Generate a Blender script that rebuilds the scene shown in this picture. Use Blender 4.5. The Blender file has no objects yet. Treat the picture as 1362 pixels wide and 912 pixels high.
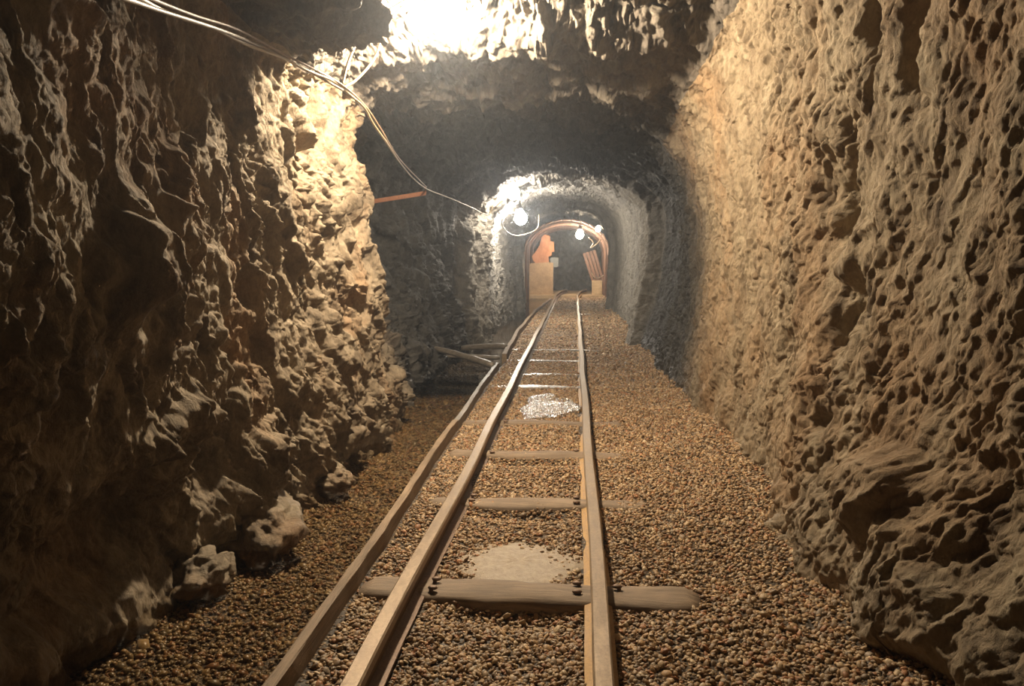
import bpy, bmesh, math, random
import numpy as np
from mathutils import Vector, Matrix

random.seed(7)
RNG = np.random.default_rng(11)
C = bpy.context.scene.collection
SC = bpy.context.scene
CAMZ = 1.10

# ------------------------------------------------------------------ objects
def tag(o, label=None, cat=None, group=None, kind=None):
    if label: o['label'] = label
    if cat: o['category'] = cat
    if group: o['group'] = group
    if kind: o['kind'] = kind
    return o

def empty(name, loc=(0, 0, 0)):
    o = bpy.data.objects.new(name, None)
    o.empty_display_size = .05
    o.location = loc
    C.objects.link(o)
    return o

def link(name, me, mat=None, parent=None):
    o = bpy.data.objects.new(name, me)
    if mat: me.materials.append(mat)
    C.objects.link(o)
    if parent is not None:
        o.parent = parent
        o.matrix_parent_inverse = Matrix.Translation(parent.location).inverted() if parent.parent is None else Matrix()
    return o

def np_mesh(name, verts, faces, smooth=True):
    me = bpy.data.meshes.new(name)
    verts = np.ascontiguousarray(verts, dtype=np.float32)
    faces = np.ascontiguousarray(faces, dtype=np.int32)
    k = faces.shape[1]
    me.vertices.add(len(verts))
    me.vertices.foreach_set('co', verts.ravel())
    me.loops.add(faces.size)
    me.loops.foreach_set('vertex_index', faces.ravel())
    me.polygons.add(len(faces))
    me.polygons.foreach_set('loop_start', np.arange(0, faces.size, k, dtype=np.int32))
    me.polygons.foreach_set('loop_total', np.full(len(faces), k, dtype=np.int32))
    me.polygons.foreach_set('use_smooth', np.full(len(faces), smooth, dtype=bool))
    me.update(calc_edges=True)
    me.validate()
    return me

def bm_mesh(name, bm, smooth=False):
    me = bpy.data.meshes.new(name)
    bmesh.ops.recalc_face_normals(bm, faces=bm.faces)
    bm.to_mesh(me); bm.free()
    if smooth:
        me.polygons.foreach_set('use_smooth', [True] * len(me.polygons))
    return me

# ------------------------------------------------------------------ noise
PERM = RNG.permutation(256).astype(np.int32)
PERM = np.concatenate([PERM, PERM, PERM])
GRAD = RNG.normal(size=(256, 3)).astype(np.float32)
GRAD /= np.linalg.norm(GRAD, axis=1, keepdims=True)
RND = RNG.random((256, 8)).astype(np.float32)

def _hash(i, j, k):
    return PERM[PERM[PERM[i & 255] + (j & 255)] + (k & 255)]

def perlin(p):
    p = p.astype(np.float32)
    i = np.floor(p).astype(np.int32)
    f = p - i
    u = f * f * f * (f * (f * 6 - 15) + 10)
    out = np.zeros(len(p), np.float32)
    for dx in (0, 1):
        wx = u[:, 0] if dx else 1 - u[:, 0]
        for dy in (0, 1):
            wy = u[:, 1] if dy else 1 - u[:, 1]
            for dz in (0, 1):
                wz = u[:, 2] if dz else 1 - u[:, 2]
                g = GRAD[_hash(i[:, 0] + dx, i[:, 1] + dy, i[:, 2] + dz)]
                out += wx * wy * wz * (g[:, 0] * (f[:, 0] - dx) + g[:, 1] * (f[:, 1] - dy) + g[:, 2] * (f[:, 2] - dz))
    return out * 1.5

def fbm(p, octv=4, gain=.5):
    a, s, o = 1., 1., 0
    for k in range(octv):
        o = o + a * perlin(p * s + 17.3 * k)
        a *= gain; s *= 2.03
    return o

def ridged(p, octv=3, gain=.5):
    a, s, o = 1., 1., 0
    for k in range(octv):
        o = o + a * (1 - 2 * np.abs(perlin(p * s + 9.1 * k)))
        a *= gain; s *= 2.07
    return o

def facet(p, seed=0., tilt=1.0, soft=16.):
    """fractured-rock height: every cell of a Voronoi pattern is a tilted plane"""
    p = (p + seed).astype(np.float32)
    i = np.floor(p).astype(np.int32)
    n = len(p)
    f1 = np.full(n, 9., np.float32); f2 = np.full(n, 9., np.float32)
    hs = np.zeros(n, np.float32); ws = np.full(n, 1e-9, np.float32)
    for dx in (-1, 0, 1):
        for dy in (-1, 0, 1):
            for dz in (-1, 0, 1):
                a, b, c = i[:, 0] + dx, i[:, 1] + dy, i[:, 2] + dz
                hh = _hash(a, b, c)
                r = RND[hh]
                vx = p[:, 0] - (a + r[:, 0]); vy = p[:, 1] - (b + r[:, 1]); vz = p[:, 2] - (c + r[:, 2])
                d = np.sqrt(vx * vx + vy * vy + vz * vz)
                h = (r[:, 3] - .5) + tilt * ((r[:, 4] - .5) * vx + (r[:, 5] - .5) * vy + (r[:, 6] - .5) * vz) * 2
                w = np.exp(-soft * d)
                hs += w * h; ws += w
                f2 = np.minimum(f2, np.maximum(d, f1)); f1 = np.minimum(f1, d)
    crack = np.clip((f2 - f1) / .12, 0, 1)
    return hs / ws, crack

def sstep(a, b, x):
    t = np.clip((x - a) / (b - a), 0, 1)
    return t * t * (3 - 2 * t)

# ------------------------------------------------------------------ materials
class NT:
    def __init__(s, name):
        s.m = bpy.data.materials.new(name); s.m.use_nodes = True
        s.t = s.m.node_tree; s.b = s.t.nodes['Principled BSDF']; s.out = s.t.nodes['Material Output']
    def n(s, typ, **kw):
        nd = s.t.nodes.new(typ)
        for k, v in kw.items():
            if k.startswith('i_'):
                nd.inputs[k[2:].replace('_', ' ')].default_value = v
            else: setattr(nd, k, v)
        return nd
    def l(s, a, b): s.t.links.new(a, b)
    def co(s, scale=(1, 1, 1), rot=(0, 0, 0)):
        tc = s.n('ShaderNodeTexCoord'); mp = s.n('ShaderNodeMapping')
        mp.inputs['Scale'].default_value = scale; mp.inputs['Rotation'].default_value = rot
        s.l(tc.outputs['Object'], mp.inputs['Vector']); return mp.outputs['Vector']
    def noise(s, vec, scale, detail=6, rough=.6, dist=0.):
        nd = s.n('ShaderNodeTexNoise'); nd.inputs['Scale'].default_value = scale
        nd.inputs['Detail'].default_value = detail; nd.inputs['Roughness'].default_value = rough
        nd.inputs['Distortion'].default_value = dist
        s.l(vec, nd.inputs['Vector']); return nd.outputs['Fac']
    def ramp(s, fac, stops):
        r = s.n('ShaderNodeValToRGB'); e = r.color_ramp.elements
        while len(e) < len(stops): e.new(.5)
        for q, (pos, col) in zip(e, stops):
            q.position = pos; q.color = (*col, 1) if len(col) == 3 else col
        s.l(fac, r.inputs['Fac']); return r.outputs['Color']
    def mix(s, fac, a, b, mode='MIX'):
        mx = s.n('ShaderNodeMix', data_type='RGBA', blend_type=mode)
        for sock, v in ((mx.inputs[0], fac), (mx.inputs[6], a), (mx.inputs[7], b)):
            if hasattr(v, 'default_value'): s.l(v, sock)
            elif isinstance(v, (int, float)): sock.default_value = v
            else: sock.default_value = (*v, 1)
        return mx.outputs[2]
    def bump(s, h, strength=.5, dist=.01, prev=None):
        b = s.n('ShaderNodeBump'); b.inputs['Strength'].default_value = strength; b.inputs['Distance'].default_value = dist
        s.l(h, b.inputs['Height'])
        if prev is not None: s.l(prev, b.inputs['Normal'])
        return b.outputs['Normal']
    def rng(s, v, a, b, c=0., d=1.):
        m = s.n('ShaderNodeMapRange'); m.inputs[1].default_value = a; m.inputs[2].default_value = b
        m.inputs[3].default_value = c; m.inputs[4].default_value = d
        s.l(v, m.inputs[0]); return m.outputs[0]
    def xyz(s):
        tc = s.n('ShaderNodeTexCoord'); sp = s.n('ShaderNodeSeparateXYZ')
        s.l(tc.outputs['Object'], sp.inputs[0]); return sp.outputs

def rock_material(name, light, mid, dark, rust, grey, rust_at=(.56, .72), ceiling=False):
    t = NT(name)
    v = t.co((1, 1, .6), (.38, 0, 0))
    big = t.noise(v, 1.6, 5, .6, .4)
    med = t.noise(v, 7, 8, .65, .3)
    fine = t.noise(v, 60, 6, .7)
    col = t.ramp(med, [(.28, dark), (.47, mid), (.68, light)])
    rustf = t.ramp(big, [(rust_at[0], (0, 0, 0)), (rust_at[1], (1, 1, 1))])
    col = t.mix(t.rng(rustf, 0, 1, 0, .42), col, rust)
    # dark rock mid-drift, shade of the recess put into its colour; grey rock beyond
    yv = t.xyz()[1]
    slate_shade = t.ramp(med, [(.3, (.035, .034, .034)), (.7, (.10, .095, .088))])
    col = t.mix(t.rng(yv, 5.0, 6.4), col, slate_shade)
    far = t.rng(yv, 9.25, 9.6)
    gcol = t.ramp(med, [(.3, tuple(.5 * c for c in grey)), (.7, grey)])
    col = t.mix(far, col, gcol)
    speck = t.ramp(fine, [(.3, (.55, .55, .55)), (.55, (1, 1, 1)), (.75, (1.25, 1.22, 1.15))])
    col = t.mix(.6, col, speck, 'MULTIPLY')
    # damp dark band at the water line
    t.l(col, t.b.inputs['Base Color'])
    rz = t.rng(t.xyz()[2], -.05, .35, .34, .82)
    t.l(rz, t.b.inputs['Roughness'])
    t.b.inputs['Specular IOR Level'].default_value = .35
    vor = t.n('ShaderNodeTexVoronoi'); vor.inputs['Scale'].default_value = 34; t.l(v, vor.inputs['Vector'])
    nb = t.bump(t.noise(v, 24, 9, .72, .5), .9, .022)
    nb = t.bump(vor.outputs['Distance'], .35, .012, nb)
    nb = t.bump(fine, .6, .006, nb)
    t.l(nb, t.b.inputs['Normal'])
    return t.m

M = {}
TAN = dict(light=(.345, .28, .195), mid=(.235, .183, .122), dark=(.095, .07, .046), rust=(.34, .185, .085), grey=(.27, .245, .205), rust_at=(.50, .66))
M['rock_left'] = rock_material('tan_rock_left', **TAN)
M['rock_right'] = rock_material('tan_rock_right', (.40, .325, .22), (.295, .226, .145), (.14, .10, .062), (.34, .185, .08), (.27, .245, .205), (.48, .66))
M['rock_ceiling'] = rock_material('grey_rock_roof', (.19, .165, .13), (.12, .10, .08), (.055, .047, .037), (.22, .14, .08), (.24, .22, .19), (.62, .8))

def gravel_mat(name, tint=(1, 1, 1), rough=.55, attr=True):
    t = NT(name)
    v = t.co()
    if attr:
        a = t.n('ShaderNodeAttribute', attribute_name='pebble'); base = a.outputs['Color']
        base = t.mix(t.rng(t.noise(v, 300, 3), .3, .7, 0, .35), base, (.05, .035, .02))
    else:
        vo = t.n('ShaderNodeTexVoronoi'); vo.inputs['Scale'].default_value = 75; t.l(v, vo.inputs['Vector'])
        sp = t.n('ShaderNodeSeparateColor'); t.l(vo.outputs['Color'], sp.inputs[0])
        base = t.ramp(sp.outputs[0], [(0, (.11, .08, .05)), (.35, (.22, .16, .10)), (.7, (.36, .27, .17)), (1, (.46, .38, .27))])
        dk = t.rng(vo.outputs['Distance'], .25, .6, 1, .25)
        base = t.mix(1., base, dk, 'MULTIPLY')
        inv = t.rng(vo.outputs['Distance'], 0, .6, 1, 0)
        nb = t.bump(inv, 1., .01)
        t.l(nb, t.b.inputs['Normal'])
    base = t.mix(1., base, tint, 'MULTIPLY')
    t.l(base, t.b.inputs['Base Color'])
    t.b.inputs['Roughness'].default_value = rough
    t.b.inputs['Specular IOR Level'].default_value = .4
    return t.m
M['pebbles'] = gravel_mat('ballast_pebbles', (.94, .86, .76))
M['bed_pebbles'] = gravel_mat('stream_pebbles', (.66, .58, .47), .35)
M['gravel_floor'] = gravel_mat('gravel_floor', (.7, .6, .48), .6, False)

def wood(name, a, b, scale=(3, 30, 30), rough=.75, wet=0.):
    t = NT(name)
    v = t.co(scale)
    n1 = t.noise(v, 1.6, 8, .65, .6)
    v2 = t.co(); n2 = t.noise(v2, 5, 4, .6)
    col = t.ramp(n1, [(.3, a), (.7, b)])
    col = t.mix(t.rng(n2, .35, .7, 0, .45), col, tuple(.5 * c for c in a))
    t.l(col, t.b.inputs['Base Color'])
    t.b.inputs['Roughness'].default_value = rough
    t.l(t.bump(n1, .6, .006), t.b.inputs['Normal'])
    return t.m
M['sleeper'] = wood('weathered_sleeper_wood', (.15, .105, .068), (.32, .235, .155))
M['sleeper_wet'] = wood('wet_sleeper_wood', (.16, .14, .12), (.34, .31, .27), rough=.3)
M['board'] = wood('curb_board_wood', (.17, .118, .072), (.32, .23, .145), (30, 3, 30))
M['board_dark'] = wood('damp_curb_wood', (.13, .105, .075), (.27, .22, .16), (30, 3, 30), .5)
M['pole'] = wood('wet_pole_wood', (.12, .10, .08), (.30, .26, .21), (4, 20, 20), .4)
M['plank'] = wood('platform_plank', (.42, .30, .17), (.62, .46, .27), (4, 20, 20))
M['chip'] = wood('chipboard', (.36, .24, .13), (.50, .35, .20), (14, 14, 14))
M['orange'] = wood('orange_boards', (.40, .15, .06), (.56, .27, .13), (8, 8, 3))
M['pink'] = wood('pink_cloth', (.52, .27, .24), (.66, .40, .36), (12, 12, 12))
M['redwood'] = wood('reddish_lagging', (.14, .075, .05), (.30, .17, .11), (20, 20, 3))
M['darkpost'] = wood('dark_post', (.09, .06, .045), (.19, .13, .10), (20, 20, 3))
M['greybox'] = wood('grey_cabinet', (.16, .17, .16), (.24, .25, .235), (6, 6, 6))

def steel(name, a, b, rough=(.35, .6), metal=.55):
    t = NT(name)
    v = t.co((6, 1.2, 6))
    n = t.noise(v, 9, 8, .7, .4); f = t.noise(t.co(), 90, 5, .7)
    col = t.ramp(n, [(.32, a), (.68, b)])
    col = t.mix(t.rng(f, .45, .75, 0, .5), col, tuple(.45 * c for c in a))
    t.l(col, t.b.inputs['Base Color'])
    t.l(t.rng(n, .3, .7, *rough), t.b.inputs['Roughness'])
    t.b.inputs['Metallic'].default_value = metal
    t.l(t.bump(f, .35, .002), t.b.inputs['Normal'])
    return t.m
M['rail_head'] = steel('dusty_rail_head', (.21, .148, .094), (.35, .262, .172), (.36, .58), .35)
M['rail_web'] = steel('rusty_rail_web', (.10, .062, .04), (.20, .125, .075), (.6, .85), .2)
M['rail_foot'] = steel('ochre_rail_foot', (.30, .17, .06), (.52, .32, .12), (.5, .8), .1)
M['iron'] = steel('rusty_spike', (.12, .075, .05), (.25, .17, .12), (.45, .7), .4)
M['rust_red'] = steel('red_rust_bracket', (.20, .075, .035), (.30, .13, .065), (.6, .85), .1)

def plain(name, col, rough=.5, metal=0., bumps=0.):
    t = NT(name)
    n = t.noise(t.co(), 40, 4)
    t.l(t.mix(t.rng(n, .3, .7, 0, .4), col, tuple(.6 * c for c in col)), t.b.inputs['Base Color'])
    t.b.inputs['Roughness'].default_value = rough; t.b.inputs['Metallic'].default_value = metal
    return t.m
M['cable'] = plain('pale_cable_sheath', (.30, .222, .125), .5)
M['cable_grey'] = plain('grey_cable_sheath', (.20, .15, .09), .5)
M['cable_brown'] = plain('brown_cable_sheath', (.22, .14, .08), .55)
M['socket'] = plain('black_lampholder', (.05, .045, .04), .4)
M['sand'] = None
t = NT('wet_sand'); n1 = t.noise(t.co(), 35, 8, .7); n2 = t.noise(t.co(), 220, 3, .6)
t.l(t.ramp(n1, [(.3, (.26, .20, .135)), (.7, (.44, .355, .25))]), t.b.inputs['Base Color'])
t.b.inputs['Roughness'].default_value = .5
t.l(t.bump(n2, .6, .004, t.bump(n1, .6, .012)), t.b.inputs['Normal']); M['sand'] = t.m

def water_mat(name, tint, ripple, rscale, stretch=(1, 1, 1), rough_=.03):
    t = NT(name)
    t.t.nodes.remove(t.b)
    tr = t.n('ShaderNodeBsdfTransparent'); tr.inputs[0].default_value = (*tint, 1)
    gl = t.n('ShaderNodeBsdfGlossy'); gl.inputs['Roughness'].default_value = rough_
    fr = t.n('ShaderNodeFresnel'); fr.inputs['IOR'].default_value = 1.33
    mx = t.n('ShaderNodeMixShader')
    nb = t.bump(t.noise(t.co(stretch), rscale, 3, .5), ripple, .02)
    t.l(nb, gl.inputs['Normal']); t.l(nb, fr.inputs['Normal'])
    t.l(fr.outputs[0], mx.inputs[0]); t.l(tr.outputs[0], mx.inputs[1]); t.l(gl.outputs[0], mx.inputs[2])
    t.l(mx.outputs[0], t.out.inputs['Surface'])
    return t.m
M['water'] = water_mat('still_channel_water', (.90, .86, .80), .12, 9, (1, .5, 1))
M['puddle'] = water_mat('puddle_water', (.85, .82, .75), 1., 30, (1, 1, 1), .2)

def bulb_mat(name, col, strength):
    t = NT(name); t.t.nodes.remove(t.b)
    e = t.n('ShaderNodeEmission'); e.inputs[0].default_value = (*col, 1); e.inputs[1].default_value = strength
    t.l(e.outputs[0], t.out.inputs['Surface']); return t.m

# ------------------------------------------------------------------ camera
F = 1000.
pitch = math.atan(.111); yaw = math.atan(.084 * math.cos(pitch))
cd = bpy.data.cameras.new('camera'); cam = bpy.data.objects.new('camera', cd); C.objects.link(cam)
cd.sensor_width = 36; cd.lens = F / 1362 * 36; cd.clip_start = .02; cd.clip_end = 100
cam.location = (0, 0, CAMZ); cam.rotation_euler = (math.pi / 2 - pitch, 0, yaw)
SC.camera = cam

# ------------------------------------------------------------------ the drift: cross-sections along its length
# Y | wall_left x at z -.4 .2 .9 1.6 | left shoulder | three roof points | right shoulder | wall_right x at z 1.6 .9 .2 -.3
ST = [
 (-3.0, (-1.50, -1.50, -1.45, -1.35), (-1.05, 1.95), (-.60, 2.30), (-.10, 2.45), (.40, 2.40), (.85, 2.10), (1.10, 1.15, 1.05, .92)),
 (1.2, (-1.58, -1.46, -1.06, -.98), (-.90, 1.95), (-.65, 2.22), (-.10, 2.50), (.40, 2.58), (.86, 2.32), (1.10, 1.10, 1.00, .90)),
 (2.0, (-1.50, -1.40, -1.17, -1.14), (-1.08, 2.02), (-.90, 2.14), (-.50, 2.48), (.40, 2.58), (.86, 2.38), (1.02, 1.02, .95, .86)),
 (2.6, (-1.38, -1.36, -1.27, -1.28), (-1.21, 1.98), (-.93, 2.05), (-.62, 2.50), (.36, 2.58), (.82, 2.40), (.97, .95, .86, .80)),
 (3.1, (-1.32, -1.31, -1.33, -1.35), (-1.30, 2.00), (-.94, 2.00), (-.68, 2.50), (.36, 2.55), (.82, 2.40), (.94, .93, .86, .78)),
 (3.45, (-1.29, -1.29, -1.35, -1.38), (-1.34, 2.05), (-1.0, 2.13), (-.70, 2.52), (.36, 2.53), (.82, 2.38), (.92, .93, .90, .82)),
 (3.75, (-1.27, -1.27, -1.35, -1.41), (-1.41, 2.06), (-.98, 2.42), (-.40, 2.54), (.38, 2.52), (.80, 2.38), (.90, .93, .93, .86)),
 (4.28, (-1.26, -1.26, -1.34, -1.43), (-1.41, 2.13), (-.92, 2.50), (-.26, 2.54), (.38, 2.50), (.78, 2.36), (.88, .93, .94, .88)),
 (4.42, (-1.26, -1.26, -1.33, -1.44), (-1.40, 2.09), (-.90, 2.35), (-.26, 2.35), (.34, 2.33), (.72, 2.22), (.86, .92, .93, .88)),
 (4.85, (-1.28, -1.26, -1.30, -1.38), (-1.33, 2.04), (-.86, 2.29), (-.26, 2.29), (.33, 2.25), (.70, 2.14), (.86, .92, .91, .87)),
 (5.10, (-1.30, -1.28, -1.40, -1.55), (-1.46, 2.06), (-.90, 2.26), (-.26, 2.27), (.32, 2.22), (.68, 2.11), (.86, .92, .90, .86)),
 (5.45, (-1.32, -1.32, -1.60, -1.85), (-1.62, 2.08), (-.94, 2.25), (-.26, 2.25), (.32, 2.19), (.68, 2.08), (.87, .93, .89, .85)),
 (6.0, (-1.42, -1.46, -1.75, -1.95), (-1.66, 2.08), (-.96, 2.24), (-.26, 2.23), (.32, 2.17), (.70, 2.02), (.90, .95, .87, .82)),
 (7.4, (-1.46, -1.52, -1.78, -1.92), (-1.64, 2.06), (-.94, 2.26), (-.26, 2.22), (.34, 2.14), (.78, 1.98), (1.00, 1.02, .86, .78)),
 (8.6, (-1.42, -1.50, -1.66, -1.74), (-1.46, 2.02), (-.94, 2.24), (-.26, 2.20), (.40, 2.16), (.92, 1.98), (1.18, 1.15, .92, .78)),
 (9.4, (-1.36, -1.40, -1.50, -1.48), (-1.34, 1.92), (-.84, 2.20), (-.24, 2.19), (.42, 2.16), (.90, 1.95), (1.08, 1.04, .84, .70)),
 (9.5, (-1.26, -1.28, -1.34, -1.32), (-1.18, 1.84), (-.80, 2.13), (-.23, 2.17), (.36, 2.11), (.74, 1.90), (.90, .86, .72, .62)),
 (9.75, (-1.24, -1.26, -1.30, -1.27), (-1.12, 1.80), (-.76, 2.11), (-.22, 2.16), (.34, 2.10), (.66, 1.88), (.82, .80, .70, .62)),
 (10.3, (-1.13, -1.15, -1.17, -1.14), (-1.05, 1.78), (-.74, 2.11), (-.22, 2.17), (.36, 2.11), (.70, 1.90), (.84, .84, .76, .68)),
 (10.6, (-1.36, -1.40, -1.44, -1.42), (-1.26, 1.86), (-.80, 2.24), (-.22, 2.32), (.36, 2.28), (.78, 1.98), (.92, .94, .90, .84)),
 (13.5, (-1.30, -1.34, -1.40, -1.38), (-1.22, 1.90), (-.78, 2.26), (-.22, 2.32), (.34, 2.28), (.74, 1.98), (.88, .92, .86, .80)),
 (16.4, (-1.24, -1.26, -1.32, -1.30), (-1.20, 1.88), (-.80, 2.28), (-.26, 2.34), (.34, 2.28), (.70, 2.00), (.84, .86, .80, .74)),
 (16.6, (-1.10, -1.12, -1.16, -1.14), (-1.06, 1.80), (-.76, 2.12), (-.26, 2.19), (.28, 2.15), (.58, 1.92), (.70, .72, .68, .62)),
 (17.2, (-1.12, -1.14, -1.18, -1.16), (-1.08, 1.80), (-.78, 2.14), (-.26, 2.20), (.28, 2.17), (.60, 1.94), (.74, .76, .74, .68)),
 (17.6, (-1.40, -1.42, -1.46, -1.44), (-1.28, 1.90), (-.86, 2.30), (-.26, 2.42), (.34, 2.36), (.82, 2.02), (.98, 1.00, .96, .92)),
 (22.0, (-1.42, -1.44, -1.48, -1.46), (-1.32, 1.92), (-.90, 2.28), (-.26, 2.42), (.38, 2.36), (.86, 2.02), (1.02, 1.04, 1.00, .96)),
 (30.0, (-1.42, -1.44, -1.48, -1.46), (-1.32, 1.92), (-.90, 2.28), (-.26, 2.42), (.38, 2.36), (.86, 2.02), (1.02, 1.04, 1.00, .96)),
]
SY = np.array([s[0] for s in ST])
CT = np.array([[(s[1][0], -.4), (s[1][1], .2), (s[1][2], .9), (s[1][3], 1.6), s[2], s[3], s[4], s[5], s[6],
                (s[7][0], 1.6), (s[7][1], .9), (s[7][2], .2), (s[7][3], -.3)] for s in ST])    # (S,13,2)

def catmull(P, u):
    """P (K,2) control points, u in [0,K-1]"""
    K = len(P)
    Pe = np.concatenate([2 * P[:1] - P[1:2], P, 2 * P[-1:] - P[-2:-1]])
    i = np.clip(np.floor(u).astype(int), 0, K - 2); f = (u - i)[:, None]
    a, b, c, d = Pe[i], Pe[i + 1], Pe[i + 2], Pe[i + 3]
    return .5 * (2 * b + (c - a) * f + (2 * a - 5 * b + 4 * c - d) * f ** 2 + (3 * b - 3 * c + d - a) * f ** 3)

# columns: equal steps along a typical section
seglen = np.linalg.norm(np.diff(CT[6], axis=0), axis=1)
cols_per = np.maximum(8, np.round(seglen / .0056).astype(int))
u = np.concatenate([np.linspace(k, k + 1, c, endpoint=False) for k, c in enumerate(cols_per)] + [[12.]])
off = np.concatenate([[0], np.cumsum(cols_per)])
# rows: finer near the camera and wherever the section steps in or out
yy = np.linspace(-3, 30, 6600)
cc = np.stack([[np.interp(yy, SY, CT[:, k, d]) for d in (0, 1)] for k in range(13)])
slope = np.abs(np.gradient(cc, yy, axis=2)).max(axis=(0, 1))
dens = np.sqrt(1 + slope ** 2) / (.0025 * np.maximum(np.abs(yy), 1.9))
dens = np.where(yy < 1.1, .12 * dens, dens)
cum = np.concatenate([[0], np.cumsum(.5 * (dens[1:] + dens[:-1]) * np.diff(yy))])
NR = int(cum[-1])
YR = np.interp(np.linspace(0, cum[-1], NR), cum, yy)
NCOL = len(u)
G = np.zeros((NR, NCOL, 3), np.float32)
for r, y in enumerate(YR):
    P = np.stack([[np.interp(y, SY, CT[:, k, 0]), np.interp(y, SY, CT[:, k, 1])] for k in range(13)])
    q = catmull(P, u)
    G[r, :, 0] = q[:, 0]; G[r, :, 1] = y; G[r, :, 2] = q[:, 1]
du = np.gradient(G, axis=1); dr = np.gradient(G, axis=0)
N = np.cross(du, dr)
N /= np.linalg.norm(N, axis=2, keepdims=True) + 1e-9
mid = np.array([-.2, 0, 1.1])
inward = np.sign((N * (np.array([-.2, 0, 1.1]) - G * np.array([1, 0, 1]))).sum(axis=2).mean())
N *= inward
pts = G.reshape(-1, 3); nor = N.reshape(-1, 3)

def rockdisp(p, k=1.):
    """k: 1 for the craggy left wall, less for smoother rock"""
    q = np.stack([p[:, 0], p[:, 1] + .38 * p[:, 2], .58 * p[:, 2]], axis=1)
    w = np.stack([perlin(q * 3.1 + 5), perlin(q * 3.1 + 25), perlin(q * 3.1 + 45)], axis=1)
    w2 = np.stack([perlin(q * 11 + 5), perlin(q * 11 + 25), perlin(q * 11 + 45)], axis=1)
    d = .042 * fbm(q * 1.25, 3)
    h, c = facet(q * 2.3 + .30 * w, 3.7, 1.0, 18); d += (.068 * h - .010 * (1 - c)) * (.45 + .55 * k)
    h, c = facet(q * 5.6 + .35 * w + .2 * w2, 13.1, 1.3, 24); d += (.060 * h - .008 * (1 - c)) * (.15 + .85 * k)
    amp = .55 + 1.2 * sstep(-.25, .45, perlin(q * 1.7 + 60))
    h, c = facet(q * 13. + .3 * w2, 31.7, 1.5, 26); d += (.026 * h - .004 * (1 - c)) * amp * (.12 + .88 * k)
    h, c = facet(q * 30. + .3 * w2, 51.7, 1.6, 30); d += (.0135 * h - .002 * (1 - c)) * amp
    d += .007 * ridged(q * 17 + w2, 4, .6) * amp * (.3 + .7 * k)
    pit = np.maximum(0, perlin(p * 21 + 2 * w2) - .22)
    d -= .045 * k * pit * sstep(-.1, .4, perlin(p * 2.3 + 90))
    pit = np.maximum(0, perlin(p * np.array([30, 34, 20]) + w2) - .36)
    d -= .014 * pit
    gv = np.maximum(0, ridged(q * np.array([2.2, 4.5, 1.5]) + .3 * w, 2) - .75)     # sparse steep grooves
    d -= .035 * gv
    # cleavage: fine ribs that climb towards the mouth of the drift
    st = np.stack([p[:, 0] * 8, (p[:, 1] + .75 * p[:, 2]) * 15, (p[:, 2] - .75 * p[:, 1]) * 3.4], axis=1)
    d += .012 * ridged(st + .5 * w2, 3, .6) * sstep(-.25, .35, perlin(q * 1.4 + 33)) * (1.15 - .6 * k)
    d += .0085 * fbm(q * 46, 4, .70)
    return d.astype(np.float32)
KS = np.tile(1 - .85 * sstep(6.5, 8.5, u), NR).astype(np.float32)
D = rockdisp(pts, KS)
RIGHT = np.tile(u, NR) > 6.9; LEFT = np.tile(u, NR) < 5.1
D *= np.where(RIGHT, .70 - .16 * (1 - sstep(2.2, 3.2, pts[:, 1])), 1.) * np.where(LEFT, .52 + .44 * sstep(2.4, 3.9, pts[:, 1]), 1.)

# hollows and bulges one can see on the two walls: (side, y, z, size along y, size along z, lean, depth)
FE = [
 (-1, 2.30, 1.22, .07, .30, .0, -.09), (-1, 2.62, 1.42, .12, .16, -.3, .02), (-1, 2.10, 1.25, .12, .18, 0, .08), (-1, 1.82, 1.12, .10, .14, 0, .10),
 (-1, 2.78, .66, .08, .18, -.2, -.13), (-1, 2.72, .36, .10, .16, 0, -.15), (-1, 2.30, .55, .25, .14, 0, .10), (-1, 2.05, .22, .30, .16, 0, -.14),
 (-1, 3.05, .20, .18, .14, 0, .08), (-1, 3.15, 1.05, .07, .30, -.2, -.07), (-1, 3.30, 1.30, .16, .25, -.3, .035), (-1, 4.6, .9, .35, .5, 0, .03),
 (-1, 5.35, .45, .14, .12, 0, -.10), (-1, 5.45, .95, .10, .16, 0, .10),
 (1, 2.92, 1.34, .13, .20, -.35, -.13), (1, 2.80, .88, .12, .14, -.4, -.10), (1, 3.42, .62, .08, .18, 0, -.10), (1, 2.84, .55, .08, .06, -.3, -.07),
 (1, 2.36, 1.72, .07, .12, -.3, -.08), (1, 2.60, 1.80, .05, .16, -.3, -.06), (1, 1.75, 1.14, .10, .10, 0, -.09), (1, 2.24, .42, .20, .14, -.5, .13),
 (1, 2.5, .12, .20, .16, -.5, .06), (1, 1.72, 1.75, .16, .2, 0, .10), (1, 2.0, .18, .25, .2, -.4, .12), (1, 3.9, 1.5, .5, .5, 0, -.02),
]
wl = np.zeros(len(pts), bool).reshape(NR, NCOL); wl[:, :off[5]] = True; wl = wl.ravel()
wr = np.zeros(len(pts), bool).reshape(NR, NCOL); wr[:, off[7]:] = True; wr = wr.ravel()
wob = .12 * perlin(pts * 4.3 + 80)
for side, y, z, sy, sz, lean, dep in FE:
    m = wl if side < 0 else wr
    a = (pts[:, 1] + wob - y - lean * (pts[:, 2] - z)) / sy; b = (pts[:, 2] + wob - z) / sz
    r2 = a * a + b * b
    D += np.where(m, dep * np.exp(-np.maximum(r2 - .35, 0) * 1.3), 0).astype(np.float32)
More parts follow.
